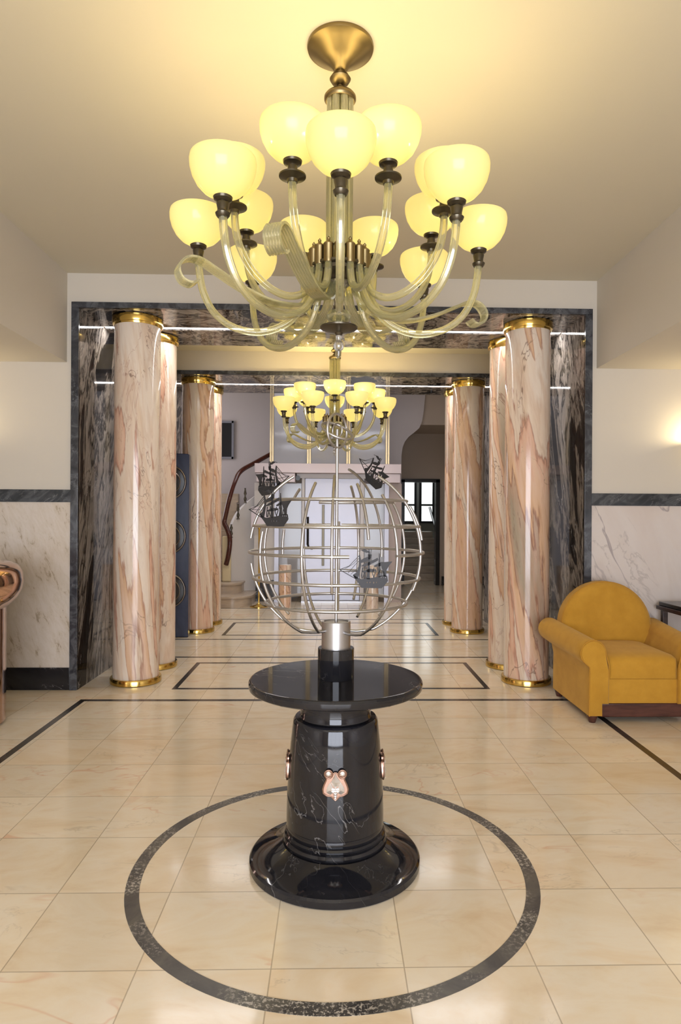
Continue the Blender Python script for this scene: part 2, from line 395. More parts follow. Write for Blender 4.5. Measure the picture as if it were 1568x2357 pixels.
# floor inlays
def rect_inlay(x0, x1, y0, y1, w=.045, ym=None):
    z = .0012; m = MB()
    m.box(x0,x1,y0,y0+w,0,z).box(x0,x1,y1-w,y1,0,z).box(x0,x0+w,y0,y1,0,z-.0001).box(x1-w,x1,y0,y1,0,z-.0001); return m
struct('trim_%d' % k, rect_inlay(-1.915,1.915,-2.6,4.99), M['inlay'], smooth=0); k += 1
struct('trim_%d' % k, rect_inlay(-1.30,1.29,5.28,6.25,.04), M['inlay'], smooth=0); k += 1
struct('trim_%d' % k, rect_inlay(-2.6,2.6,6.465,7.44,.04), M['inlay'], smooth=0); k += 1
struct('trim_%d' % k, rect_inlay(-1.31,1.26,7.67,8.60,.04), M['inlay'], smooth=0); k += 1
struct('trim_%d' % k, rect_inlay(-2.3,2.3,8.86,9.95,.04), M['inlay'], smooth=0); k += 1
rg = MB(); n = 128; ro, ri, cx, cy = .800, .748, .010, 2.620
vs = []
for zz, rr in ((0,ro),(.0012,ro),(.0012,ri),(0,ri)):
    vs += [(cx+rr*math.cos(2*PI*i/n), cy+rr*math.sin(2*PI*i/n), zz) for i in range(n)]
fs = []
for q in range(3):
    for i in range(n): fs.append((q*n+i, q*n+(i+1) % n, (q+1)*n+(i+1) % n, (q+1)*n+i))
rg.add(vs, fs); struct('trim_%d' % k, rg, M['ring'], smooth=0); k += 1

# LED light channels in the two portal soffits
for i, (y, lab) in enumerate(((5.8175,'long thin white light strip in the soffit of the nearer dark marble portal'),(8.235,'long thin white light strip in the soffit of the farther dark marble portal'))):
    t = thing('light_strip', lab, 'light', (0,y,3.075), 0, 'linear lights in the portal soffits')
    MB().box(-2.04,2.04,-.028,.028,0,.012).build('diffuser', M['led'], t)
    MB().box(-2.046,2.046,-.038,-.028,-.004,.02).box(-2.046,2.046,.028,.038,-.004,.02).build('channel', M['steel'], t)

# ------------------------------------------------------------------ columns
def make_column(label, loc):
    t = thing('marble_column', label, 'column', loc, 0, 'pink marble columns of the two portals')
    MB().lathe([(.188,.045),(.188,3.0)], 64).build('shaft', M['pink_marble'], t)
    MB().lathe([(0,.0002),(.206,.0002),(.210,.006),(.210,.040),(.205,.050),(.186,.052),(0,.052)], 64).build('base_ring', M['brass'], t, 30)
    MB().lathe([(0,2.985),(.192,2.985),(.196,3.000),(.203,3.003),(.207,3.020),(.207,3.058),(.20,3.0655),(0,3.0655)], 64).build('capital_ring', M['brass'], t, 30)
    return t
cols = [(-1.665,5.54,'front column on the left side of the nearer portal, pale pink marble with brass rings'),
 (1.660,5.54,'front column on the right side of the nearer portal, beside the mustard armchair'),
 (-1.665,6.105,'rear column on the left side of the nearer portal, half hidden by the front one'),
 (1.660,6.105,'rear column on the right side of the nearer portal, half hidden by the front one'),
 (-1.655,7.955,'front column on the left side of the farther portal, behind the blue porthole screen'),
 (1.650,7.955,'front column on the right side of the farther portal, dark veined pink marble'),
 (-1.655,8.52,'rear column on the left side of the farther portal, nearest the staircase'),
 (1.650,8.52,'rear column on the right side of the farther portal, nearest the dark doorway')]
c0 = make_column(cols[0][2], (cols[0][0], cols[0][1], 0))
for (x, y, lab) in cols[1:]:
    c = copy_tree(c0); c.location = (x, y, 0); c['label'] = lab

# ------------------------------------------------------------------ chandeliers
def make_chandelier(label, loc):
    t = thing('chandelier', label, 'chandelier', loc, 0, 'sixteen-lamp glass chandeliers'); z0 = loc[2]   # hangs from the ceiling: local z = 0 at the ceiling
    L = lambda z: z - 3.35
    def lp(pts): return [(r, L(z)) for r, z in pts]
    MB().lathe(lp([(0,3.228),(.020,3.228),(.024,3.235),(.020,3.245),(.028,3.250),(.036,3.262),(.07,3.288),(.112,3.318),(.128,3.330),(.136,3.334),(.138,3.342),(.136,3.3498),(0,3.3498)]), 64).build('canopy', M['antique_brass'], t)
    MB().lathe(lp([(.011,3.02),(.011,3.26)]), 16).lathe(lp([(0,3.185),(.012,3.186),(.034,3.196),(.044,3.212),(.034,3.228),(.012,3.238),(0,3.239)]), 32).build('stem', M['antique_brass'], t)
    MB().lathe(lp([(.0,3.118),(.060,3.118),(.066,3.126),(.066,3.138),(.060,3.146),(.045,3.152),(.020,3.172),(.014,3.18),(0,3.18)]), 48).build('collar', M['antique_brass'], t)
    for i in range(8):
        a = 2*PI*(i+.5)/8; x, y = .043*math.cos(a), .043*math.sin(a)
        MB().lathe([(.0155,L(2.44)),(.0155,L(3.118))], 20, (x,y,0)).build('glass_tube', M['arm_glass'], t)
    MB().lathe(lp([(0,2.36),(.010,2.36),(.010,3.12),(0,3.12)]), 12).build('rod', M['antique_brass'], t)
    MB().lathe(lp([(0,2.372),(.05,2.372),(.085,2.384),(.112,2.398),(.112,2.412),(.125,2.418),(.125,2.428),(.05,2.445),(0,2.445)]), 48).build('hub', M['dark_bronze'], t)
    MB().lathe(lp([(.0,2.215),(.010,2.215),(.012,2.27),(.022,2.30),(.024,2.33),(.034,2.352),(.05,2.365),(.05,2.371),(0,2.371)]), 32).build('glass_stem', M['clear_glass'], t)
    MB().lathe(lp([(0,2.196),(.02,2.198),(.044,2.212),(.054,2.230),(.044,2.248),(.02,2.256),(0,2.257)]), 40).build('glass_bulb', M['arm_glass'], t)
    MB().lathe(lp([(0,2.150),(.012,2.152),(.018,2.162),(.055,2.170),(.077,2.180),(.078,2.186),(.055,2.190),(.02,2.196),(0,2.196)]), 48).build('dish', M['dark_bronze'], t)
    MB().lathe(lp([(0,2.064),(.004,2.066),(.007,2.086),(.018,2.094),(.023,2.107),(.018,2.122),(.009,2.130),(.013,2.140),(.011,2.150),(0,2.150)]), 32).build('finial', M['clear_glass'], t)
    def make_arm(upper, ang):
        if upper:
            path = [(.112,2.43),(.116,2.38),(.135,2.325),(.18,2.292),(.24,2.285),(.31,2.312),(.375,2.37),(.420,2.45),(.438,2.53),(.440,2.588)]; rs, zs = .440, 2.588
        else:
            path = [(.112,2.43),(.118,2.36),(.145,2.28),(.20,2.21),(.28,2.170),(.36,2.162),(.445,2.185),(.515,2.24),(.558,2.32),(.575,2.40),(.580,2.462)]; rs, zs = .580, 2.462
        P = spline([(r, 0, L(z)) for r, z in path], 5)
        arm = MB().tube(P, .0158, 24, flutes=8, depth=.22).build('arm', M['arm_glass'], t, 60)
        MB().lathe([(0,L(2.414)),(.017,L(2.414)),(.020,L(2.425)),(.020,L(2.482)),(.022,L(2.486)),(.018,L(2.492)),(.007,L(2.498)),(.006,L(2.505)),(.0075,L(2.510)),(0,L(2.520))], 20, (.112,0,0)).build('cup', M['antique_brass'], arm)
        if upper:
            sk = [(0,zs-.016),(.018,zs-.016),(.020,zs-.006),(.030,zs-.002),(.0475,zs+.004),(.048,zs+.009),(.03,zs+.012),(.019,zs+.016),(.017,zs+.042),(.020,zs+.046),(.032,zs+.052),(.034,zs+.060),(.026,zs+.064),(0,zs+.064)]
        else:
            sk = [(0,zs-.018),(.019,zs-.018),(.024,zs-.012),(.0265,zs-.004),(.020,zs+.002),(.019,zs+.01),(.023,zs+.030),(.020,zs+.036),(.032,zs+.044),(.034,zs+.052),(.026,zs+.057),(0,zs+.057)]
        MB().lathe([(r, L(z)) for r, z in sk], 32, (rs,0,0)).build('socket', M['dark_bronze'], arm)
        zb = zs + (.060 if upper else .053)
        out = [(.022,0),(.045,.006),(.070,.020),(.092,.043),(.107,.071),(.115,.100),(.1165,.122),(.114,.136),(.1115,.139)]
        inn = [(.109,.136),(.111,.121),(.110,.100),(.102,.073),(.088,.047),(.067,.026),(.043,.012),(.022,.006)]
        MB().lathe([(r, L(zb+z)) for r, z in out+inn], 48, (rs,0,0)).build('lamp_shade', M['shade'], arm, 60)
        MB().lathe([(0,L(zb+.004)),(.012,L(zb+.004)),(.013,L(zb+.03)),(.018,L(zb+.045)),(.020,L(zb+.060)),(.013,L(zb+.078)),(0,L(zb+.083))], 16, (rs,0,0)).build('bulb', M['bulb'], arm)
        arm.rotation_euler = (0,0,ang); return arm
    a_up = make_arm(True, R(-90+22.5)); a_lo = make_arm(False, R(-90))
    for i in range(1, 8):
        c = copy_tree(a_up, t); c.rotation_euler = (0,0,R(-90+22.5+45*i))
        c = copy_tree(a_lo, t); c.rotation_euler = (0,0,R(-90+45*i))
    # ribbed glass ribbons that curl at the tip
    path = spline([(.06,0,L(2.355)),(.10,0,L(2.29)),(.18,0,L(2.245)),(.30,0,L(2.238)),(.42,0,L(2.27)),(.52,0,L(2.315)),(.59,0,L(2.345)),(.640,0,L(2.338)),(.668,0,L(2.300)),(.655,0,L(2.262)),(.620,0,L(2.250)),(.594,0,L(2.268))], 5)
    rings = []
    for i, p in enumerate(path):
        tt = (path[min(i+1, len(path)-1)]-path[max(i-1, 0)]).normalized(); nn = Vector((-tt.z, 0, tt.x))
        q = min(1, i/12); w = .016+.014*q; sec = []
        K = 25
        for k2 in range(K):
            u = -1+2*k2/(K-1); sec.append(p + Vector((0, u*w, 0)) + nn*(.0028+.0018*math.cos(u*PI*6)))
        for k2 in range(K-1, -1, -1):
            u = -1+2*k2/(K-1); sec.append(p + Vector((0, u*w, 0)) - nn*(.0028+.0018*math.cos(u*PI*6)))
        rings.append(sec)
    rb = MB().loft(rings).build('glass_ribbon', M['ribbon_glass'], t, 60)
    for i, a in enumerate((-109, -152, 15, 60, 120)):
        c = rb if i == 0 else rb.copy()
        if i: C.objects.link(c); c.parent = t
        c.rotation_euler = (0,0,R(a))
    return t
M['bulb'] = emit('frosted_bulb', (1,.85,.5), 12)
ch1 = make_chandelier('large nearer chandelier of yellow glass bowls hanging above the black marble pedestal', (.017,2.69,CH))
ch2 = copy_tree(ch1); ch2.location = (.005,7.08,CH); ch2.rotation_euler = (0,0,R(22.5))
ch2['label'] = 'smaller looking farther chandelier of yellow glass bowls between the two marble portals'

# ------------------------------------------------------------------ pedestal table
PX, PY = .013, 2.652
tb = thing('pedestal_table', 'round black marble pedestal table with silver crests standing inside the floor ring', 'table', (PX,PY,0))
MB().lathe([(0,.0002),(.340,.0002),(.345,.004),(.345,.028),(.338,.036),(.315,.040),(.285,.050),(.250,.066),(.225,.082),(.212,.092),(0,.092)], 96).build('base', M['black_marble'], tb, 30)
MB().lathe([(0,.090),(.203,.090),(.208,.096),(.210,.106),(.205,.116),(.199,.119),(.203,.124),(.204,.132),(.199,.139),(.194,.141),(.196,.146),(.1965,.160),(.1955,.163),(.1955,.166),(.1975,.169),(.1975,.21),(.1945,.30),(.189,.40),(.182,.49),(.173,.57),(.170,.582),(.164,.590),(.146,.593),(.143,.600),(.141,.640),(.146,.662),(.150,.668),(0,.668)], 96).build('column', M['black_marble'], tb, 30)
MB().lathe([(0,.668),(.150,.668),(.16,.675),(.235,.690),(.243,.698),(.243,.706),(.30,.708),(.342,.708),(.344,.708),(.351,.713),(.353,.722),(.353,.735),(.348,.743),(.343,.745),(.341,.745),(.2,.745),(0,.745)], 96).build('top', M['black_marble'], tb, 30)
F = .000231
def crest(parent, ang):
    Mx = Matrix.Rotation(ang, 4, 'Z') @ Matrix.Translation((0,-.1905,.385)) @ Matrix.Rotation(R(88), 4, 'X')
    S = lambda pts: [((x-685)*F*1.02, (650-y)*F*1.02) for x, y in pts]
    body = [(540,560),(505,640),(482,710),(492,775),(545,815),(620,828),(650,860),(685,892),(722,862),(752,828),(820,812),(876,775),(890,710),(868,640),(830,560),(840,520),(760,500),(700,452),(670,452),(610,500),(530,520)]
    m = MB().prism([S(body)], -.004, .005, Mx)
    rim = S(body); n = len(rim)
    m.tube([Mx @ Vector((p[0], p[1], .005)) for p in rim], .0028, 8, closed=True)
    for cxx in (572, 798):
        m.tube([Mx @ Vector(((cxx-685)*F+.0145*math.cos(a), (650-470)*F+.0145*math.sin(a), .006)) for a in [2*PI*i/20 for i in range(20)]], .0035, 8, closed=True)
        m.prism([[((cxx-685)*F+.0145*math.cos(2*PI*i/20), (650-470)*F+.0145*math.sin(2*PI*i/20)) for i in range(20)]], -.003, .004, Mx)
    o = m.build('crest', M['copper'], parent); o['label'] = 'pinkish copper and silver crest'
    # raised silver middle: a ridged leaf over a stacked drop
    c = MB()
    def leaf(pts, apex, h):
        P = S(pts); A = S([apex])[0]; vs = [Mx @ Vector((p[0], p[1], .006)) for p in P] + [Mx @ Vector((A[0], A[1], .006+h))]
        c.add(vs, [(i, (i+1) % len(P), len(P)) for i in range(len(P))])
    leaf([(685,455),(660,520),(615,600),(640,660),(685,690),(735,660),(770,600),(712,520)], (685,590), .012)
    leaf([(600,600),(545,690),(540,760),(600,800),(650,770),(650,690)], (600,715), .010)
    leaf([(770,600),(828,690),(832,760),(775,800),(722,770),(722,690)], (772,715), .010)
    for yy, w in ((710,38),(750,34),(790,32),(830,26),(862,18)):
        leaf([(685-w,yy-18),(685+w,yy-18),(685+w,yy+18),(685-w,yy+18)], (685,yy), .010)
    leaf(circ(572,470,42,12), (572,470), .008); leaf(circ(798,470,42,12), (798,470), .008)
    c.build('crest_relief', M['silver'], o, 20)
for a in (0, R(90), R(-90)): crest(tb, a)

# ------------------------------------------------------------------ globe sculpture
gl = thing('globe_sculpture', 'open globe of bent steel rods with black ships on the pedestal table', 'sculpture', (PX,PY,.7452))
ZO = .7452
MB().lathe([(0,0),(.0735,0),(.074,.002),(.074,.120),(.072,.123),(0,.123)], 48).build('base', M['black_marble'], gl, 30)
MB().lathe([(0,.105),(.059,.105),(.059,.229),(.058,.2305),(.050,.2305),(.050,.225),(0,.225)], 48).build('cylinder', M['steel'], gl, 30)
GR = .352; GZ = 1.258-ZO
def G(lat, phi, r=GR):
    la, ph = R(lat), R(phi); return Vector((r*math.cos(la)*math.sin(ph), -r*math.cos(la)*math.cos(ph), GZ+r*math.sin(la)))
MB().tube([(0,0,.20),(0,0,1.012)], .0062, 12).build('pole', M['steel'], gl)
def ringpts(r, rx, ry, rz, n=48):
    Mx = Matrix.Rotation(R(rz), 3, 'Z') @ Matrix.Rotation(R(ry), 3, 'Y') @ Matrix.Rotation(R(rx), 3, 'X')
    return [Mx @ Vector((r*math.cos(2*PI*i/n), r*math.sin(2*PI*i/n), 0)) + Vector((0,0,1.752-ZO)) for i in range(n)]
for (r, rx, ry, rz) in ((.069,90,0,55),(.066,28,24,0),(.030,90,0,-50)):
    MB().tube(ringpts(r, rx, ry, rz), .0056 if r > .05 else .0036, 10, closed=True).build('ring', M['steel'], gl)
# parallels: (latitude, start, end), angle 0 faces the entrance, growing clockwise seen from above
for lat, a0, a1 in ((36,-112,84),(36,118,196),(17.4,-178,90),(17.4,96,176),(0,-210,7),(0,38,150),(-17,-196,18),(-17,18,158),(-35.5,-180,180)):
    pts = [G(lat, a0+(a1-a0)*i/48) for i in range(49)]
    full = a1-a0 >= 359
    MB().tube(pts[:-1] if full else pts, .0062, 10, closed=full).build('parallel', M['steel'], gl)
mer = [(-3,58,-22,0),(-21,50,-58,0),(19,49,10,0),(39,40,-64,1),(68,60,-24,0),(-55,14,-62,1),(-88,60,9,0),(-92,-8,-64,1),(90,32,8,0),(96,6,-64,1),
       (122,38,-52,0),(144,76,-6,0),(163,52,-40,0),(178,20,-52,0),(-155,0,-66,1),(-137,48,38,0),(-137,14,-4,0),(-118,22,-50,0),(152,-26,-56,0)]
for ph, l0, l1, att in mer:
    pts = [G(l0+(l1-l0)*i/28, ph) for i in range(29)]
    if att:
        e = pts[-1]; d = Vector((math.sin(R(ph)), -math.cos(R(ph)), 0))
        pts += [Vector((d.x*rr, d.y*rr, zz)) for rr, zz in ((.120, e.z-.006), (.085, e.z-.009), (.054, e.z-.007))]
    MB().tube(pts, .0058, 10).build('meridian', M['steel'], gl)

def ship_mb():
    m = MB(); f = .0002315; O = (540, 2190)
    T = lambda pts: [((x-O[0])*f, (O[1]-y)*f) for x, y in pts]
    I = Matrix.Rotation(R(90), 4, 'X')
    def P(*loops): m.prism([T(l) for l in loops], -.0012, .0012, I)
    def bar(a, b, w):
        a, b = Vector(a), Vector(b); d = (b-a).normalized()*w/2; q = Vector((-d.y, d.x)); P([tuple(a-q), tuple(b-q), tuple(b+q), tuple(a+q)])
    hull = [(262,2000),(300,2012),(345,2045),(400,2062),(480,2048),(600,2032),(690,2008),(740,1990),(800,2000),(815,2080),(770,2140),(720,2195),(405,2195),(385,2160),(340,2105),(300,2060)]
    holes = [[(x,2100),(x+10,2100),(x+10,2122),(x,2122)] for x in (485,530,588,630)] + [[(x,2022),(x+14,2022),(x+14,2036),(x,2036)] for x in (700,735,768)]
    P(hull, *holes)
    P([(340,1700),(362,1690),(380,1760),(386,1850),(372,1950),(350,2050),(305,2060),(262,2002),(318,1962),(348,1880),(354,1800)])
    P([(492,1600),(506,1590),(516,1700),(530,2060),(480,2060),(496,1700)]); bar((532,1590),(528,1740),8)
    P([(660,1660),(668,1660),(684,1800),(694,2020),(660,2025),(656,1800)])
    P([(380,1618),(430,1600),(480,1622),(520,1650),(460,1658),(400,1636)]); bar((330,1640),(390,1618),7)
    P([(485,1680),(545,1680),(538,1745),(505,1760),(488,1735)])
    P([(378,1775),(430,1738),(486,1720),(500,1762),(470,1790),(382,1815)])
    P([(388,1862),(430,1828),(500,1800),(560,1770),(640,1728),(652,1765),(600,1798),(540,1822),(500,1850),(402,1872)])
    P([(578,1856),(640,1818),(700,1790),(760,1790),(872,1778),(818,1850),(788,1910),(782,2015),(742,2010),(724,1912),(700,1850),(600,1872)])
    P([(400,1940),(520,1900),(620,1905),(622,1932),(530,1950),(420,1960)])
    P([(392,2010),(404,1880),(424,1880),(410,1960),(412,2050),(398,2055)])
    for a, b in (((440,1960),(420,2050)),((440,1960),(480,2050)),((560,1950),(590,2035)),((620,1930),(590,2035)),((690,1900),(640,2020)),((720,1920),(705,2010)),((740,1930),(755,2000)),((590,1880),(570,1950)),((640,1870),(650,1920)),((470,1870),(480,1940))): bar(a, b, 11)
    bar((50,1922),(300,2055),12); bar((60,1924),(325,1935),7); bar((60,1924),(200,1868),8); bar((200,1868),(350,1705),7)
    bar((110,1930),(270,1830),5); bar((270,1830),(352,1740),5); bar((190,1975),(290,1850),6); bar((290,1850),(354,1780),6); bar((230,1995),(350,1880),5)
    return m
proto = None
# place in the globe's own frame, lean, turn
ships = [((.118,-.352,1.150-ZO),(0,2,8),1.0,'grey black ship on the lower front ring of the globe'),
         ((-.232,-.262,1.366-ZO),(0,0,-28),.98,'black ship standing on the upper left ring'),
         ((-.280,.050,1.492-ZO),(4,6,142),1.0,'black ship behind the other left one, seen from its back'),
         ((.145,.165,1.545-ZO),(12,38,-38),.95,'black ship tilted at the top right of the globe')]
for loc, (rx, ry, rz), sc, lab in ships:
    if proto is None: o = proto = ship_mb().build('ship', M['black_metal'], gl, 0)
    else: o = proto.copy(); C.objects.link(o)
    o.location = loc; o.rotation_euler = (R(rx), R(ry), R(rz)); o.scale = (sc,sc,sc); o['label'] = lab

# ------------------------------------------------------------------ armchair
ac = thing('armchair', 'mustard yellow armchair with round back and rolled arms beside the right columns', 'armchair', (2.125,4.75,0))
Y0, Y1 = -.365, .36     # local front and back
def arm_ring(t, s):
    # section in (x outwards from the chair's centre, z); t 0 front .. 1 back
    dx, dz = .06*t, .045*t
    cxr, czr, rr = .350+dx, .482+dz, .087
    pts = [(.375,.052),(.375,.20),(.373,.33),(.372+dx*.3,.385+dz*.5)]
    for i in range(17):
        a = R(-52 - (-52-180)*i/16)
        pts.append((cxr+rr*math.cos(a), czr+rr*math.sin(a)))
    pts += [(.252,.42),(.240,.36),(.240,.134),(.285,.134),(.285,.052)]
    return [(s*x, 0, z) for x, z in pts]
for s in (-1, 1):
    rings = []
    for i in range(9):
        t = i/8; y = Y0+(Y1-Y0)*t
        rings.append([(p[0], y, p[2]) for p in arm_ring(t, s)])
    fr0 = rings[0]; c_ = Vector((sum(p[0] for p in fr0)/len(fr0), 0, sum(p[2] for p in fr0)/len(fr0)))
    def shr(ring, k_, y): return [(c_.x+(p[0]-c_.x)*k_, y, c_.z+(p[2]-c_.z)*(1-(1-k_)*.5)) for p in ring]
    rings = [shr(fr0, .93, Y0-.010)] + rings + [shr(rings[-1], .93, Y1+.01)]
    a = MB().loft(rings).build('armrest', M['fabric'], ac, 50)
    edge = [(p[0]*1.0, Y0-.004, p[2]) for p in fr0]
    MB().tube(edge[:-5]+[(s*.2415, Y0-.004,.40),(s*.2415,Y0-.004,.30)], .0042, 8).build('piping', M['piping'], a)
# back: arch outline lofted in depth
def arch(scale, y, lean):
    out = []
    for x, z in [(-.350,.14),(-.350,.40)] + [(.350*math.cos(R(180-180*i/28)), .560+.347*math.sin(R(180-180*i/28))) for i in range(29)] + [(.350,.40),(.350,.14)]:
        xx = x*scale; zz = .40+(z-.40)*scale if z > .40 else z
        out.append((xx, y+lean*(zz-.3), zz))
    return out
bk = MB().loft([arch(.55,.168,.10),arch(.80,.172,.10),arch(.93,.186,.10),arch(.985,.204,.10),arch(1,.225,.10),arch(1,.345,.04),arch(.985,.360,.03),arch(.95,.366,.03)]).build('backrest', M['fabric'], ac, 60)
MB().tube([Vector(p)+Vector((0,-.004,0)) for p in arch(.997,.222,.10)[1:-1]], .0042, 8).build('piping', M['piping'], bk)
# seat cushion
def rr_ring(x0, x1, y0, y1, z, r, n=6):
    out = []
    for cx_, cy_, a0 in ((x1-r,y1-r,0),(x0+r,y1-r,90),(x0+r,y0+r,180),(x1-r,y0+r,270)):
        for i in range(n+1): a = R(a0+90*i/n); out.append((cx_+r*math.cos(a), cy_+r*math.sin(a), z))
    return out
q = .2385
MB().loft([rr_ring(-q,q,-.358,.22,.306,.02),rr_ring(-q,q,-.366,.22,.325,.03),rr_ring(-q,q,-.367,.22,.41,.03),rr_ring(-q,q,-.360,.22,.440,.035),rr_ring(-q+.012,q-.012,-.335,.20,.458,.05),rr_ring(-q+.06,q-.06,-.26,.16,.472,.08),rr_ring(-q+.14,q-.14,-.14,.08,.478,.08)]).build('seat_cushion', M['fabric'], ac, 60)
MB().box(-.241,.241,-.352,.30,.134,.304).build('front_rail', M['fabric'], ac, 40, .008)
MB().box(-.284,.284,-.340,.30,.036,.133).build('plinth', M['wood'], ac, 40, .01)
for sx in (-1, 1):
    for yy in (-.325, .325):
        MB().lathe([(0,.0002),(.022,.0002),(.026,.01),(.036,.045),(.036,.056),(0,.056)], 20, (sx*.338,yy,0)).build('foot', M['wood'], ac)

# ------------------------------------------------------------------ side table (right edge)
st = thing('side_table', 'dark wooden side table by the right marble wall behind the armchair', 'table', (2.93,4.98,0))
MB().box(-.30,.30,-.20,.20,.705,.735).build('tabletop', M['black'], st, 40, .004)
MB().box(-.315,.315,-.215,.215,.672,.704).build('apron', M['dark_wood'], st, 40, .004)
for sx in (-1,1):
    for sy in (-1,1): MB().box(sx*.27-.02,sx*.27+.02,sy*.17-.02,sy*.17+.02,.0002,.672).build('leg', M['dark_wood'], st, 40, .003)

# ------------------------------------------------------------------ reception counter (left edge)
MBd = thing('reception_counter', 'polished copper round counter with bulging rim at the left wall', 'counter', (-2.69,4.30,0))
MB().lathe([(0,.0002),(.48,.0002),(.50,.02),(.50,.80),(0,.80)], 80).build('body', M['bronze_desk'], MBd, 30)
MB().lathe([(0,.76),(.47,.76),(.52,.79),(.568,.84),(.598,.90),(.606,.96),(.596,1.02),(.565,1.062),(.52,1.083),(.46,1.088),(0,1.088)], 80).build('rim', M['bronze_desk'], MBd, 50)

# ------------------------------------------------------------------ blue porthole screen
sc_ = thing('porthole_screen', 'tall dark blue panel with three round portholes beside the left columns', 'screen', (-1.94,7.58,0))
pn = MB().prism([[(-.26,.0002),(.268,.0002),(.272,2.108),(.255,2.118),(-.24,2.14),(-.26,2.13)]], -.045, .045, Matrix.Rotation(R(90), 4, 'X')).build('panel', M['blue'], sc_, 40, .008)
for z in (.54, 1.165, 1.79):
    o = MB()
    o.tube([(.195*math.cos(a)+.035, -.052, z+.195*math.sin(a)) for a in [2*PI*i/48 for i in range(48)]], .012, 10, closed=True)
    o.tube([(.135*math.cos(a)+.035, -.050, z+.135*math.sin(a)) for a in [2*PI*i/48 for i in range(48)]], .008, 8, closed=True)
    o = o.build('porthole', M['porthole_ring'], sc_)
    MB().prism([circ(.035, z, .192, 48)], .046, .052, Matrix.Rotation(R(90), 4, 'X')).build('glass', M['porthole_glass'], o)

# ------------------------------------------------------------------ wall lamps beside the portal (just outside the frame edge)
for s, lab in ((-1,'brass wall lamp above the dado on the left of the portal'),(1,'brass wall lamp above the dado on the right of the portal')):
    w = thing('wall_lamp', lab, 'lamp', (s*(3.10 if s < 0 else 2.98),YW,2.0), 0, 'wall lamps beside the portal')
    MB().box(-.04,.04,-.02,0,-.10,.10).build('backplate', M['antique_brass'], w, 40, .005)
    MB().lathe([(.05,-.06),(.085,-.02),(.10,.04),(.096,.04),(.08,-.016),(.046,-.055)], 32, (0,-.13,0)).build('lamp_shade', M['shade'], w)
    MB().tube([(0,-.02,-.05),(0,-.09,-.07),(0,-.13,-.055)], .008, 8).build('bracket', M['antique_brass'], w)
    MB().lathe([(0,-.05),(.02,-.03),(.024,0),(0,.02)], 16, (0,-.13,0)).build('bulb', M['bulb'], w)

# ------------------------------------------------------------------ far hall
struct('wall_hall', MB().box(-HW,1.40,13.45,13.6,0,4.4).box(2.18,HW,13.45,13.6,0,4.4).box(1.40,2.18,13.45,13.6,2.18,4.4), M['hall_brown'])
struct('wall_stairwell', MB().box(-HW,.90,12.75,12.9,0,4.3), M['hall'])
# curved bulkhead of the upper flight, right of the lift
def at(y, px, py): # hall plane helper: position measured off straight sight lines, rounded to centimetres
    return (round((px-768)*y/1495, 2), round(1.4+(1190+.0059*(px-768)-py)*y/1495, 2))
bp = [at(12.0, *p) for p in ((878,1395),(924,1395),(924,1050),(926,1030),(931,1016),(941,1004),(953,995),(965,984),(971,970),(975,945),(979,905),(984,830),(878,830))]
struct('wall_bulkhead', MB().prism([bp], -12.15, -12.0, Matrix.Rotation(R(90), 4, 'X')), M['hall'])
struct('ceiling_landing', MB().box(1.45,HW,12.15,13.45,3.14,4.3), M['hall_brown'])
struct('baseboard_hall', MB().box(2.25,HW,13.43,13.449,0,.18), M['base_marble'])
# doorway with dark frame
d = MB().box(1.40,1.47,13.40,13.62,0,2.18).box(2.12,2.20,13.40,13.62,0,2.18).box(1.40,2.20,13.40,13.62,2.13,2.20)
struct('door_1', d, M['black'])
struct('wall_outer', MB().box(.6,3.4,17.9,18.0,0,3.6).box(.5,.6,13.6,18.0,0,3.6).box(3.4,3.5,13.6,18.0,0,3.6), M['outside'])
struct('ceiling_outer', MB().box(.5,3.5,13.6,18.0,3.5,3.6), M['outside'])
for i, (x0, x1, z0, z1) in enumerate(((1.74,2.22,1.30,2.75),(2.42,2.72,1.30,2.75))):
    w = MB().box(x0-.06,x1+.06,17.82,17.89,z0-.06,z0).box(x0-.06,x1+.06,17.82,17.89,z1,z1+.06).box(x0-.06,x0,17.82,17.89,z0,z1).box(x1,x1+.06,17.82,17.89,z0,z1).box(x0,x1,17.82,17.87,z0+.42,z0+.47)
    wo = struct('window_%d' % (i+2), w, M['black'])
    MB().box(x0,x1,17.86,17.88,z0,z1).build('pane', M['sky_pane'], wo)
fl = thing('staircase', 'straight flight of stone steps seen through the dark doorway', 'staircase', (2.0,14.3,0))
for i in range(7):
    MB().box(-.75,.45,i*.28,2.2,i*.15+(.0002 if i == 0 else 0),(i+1)*.15).build('step', M['step_marble'], fl, 40, .004)
MB().tube([(.42,-.1,.55),(.42,2.0,1.65)], .03, 8).tube([(.42,-.08,0.0005),(.42,-.08,.58)], .03, 8).build('handrail', M['black'], fl)

# winding staircase on the left
sg = thing('staircase', 'winding marble staircase with mahogany handrail left of the lift', 'staircase', (-1.9,10.6,0))
def round_step(name, x0, x1, y0, h0, h1):
    pts = [(x0,1.6),(x0,y0)]
    rr = .30
    for i in range(9): a = R(-90+90*i/8); pts.append((x1-rr+rr*math.cos(a), y0+rr+rr*math.sin(a)))
    pts.append((x1,1.2)); 
    MB().prism([pts], h0, h1-.035, Matrix.Identity(4)).build(name, M['step_marble'], sg)
    pts2 = [(x+(.02 if x > x0 else 0), y-(.02 if y < .2 else 0)) for x, y in pts]
    MB().prism([pts2], h1-.035, h1, Matrix.Identity(4)).build('tread', M['step_marble'], sg, 40, .006)
round_step('step', -1.4, .62, -.62, .0002, .17)
round_step('step', -1.4, .42, -.30, .17, .34)
for i in range(9):
    MB().box(-1.4,.12,.05+i*.19,1.75,.34+i*.165,.34+(i+1)*.165).build('step', M['step_marble'], sg, 40, .006)
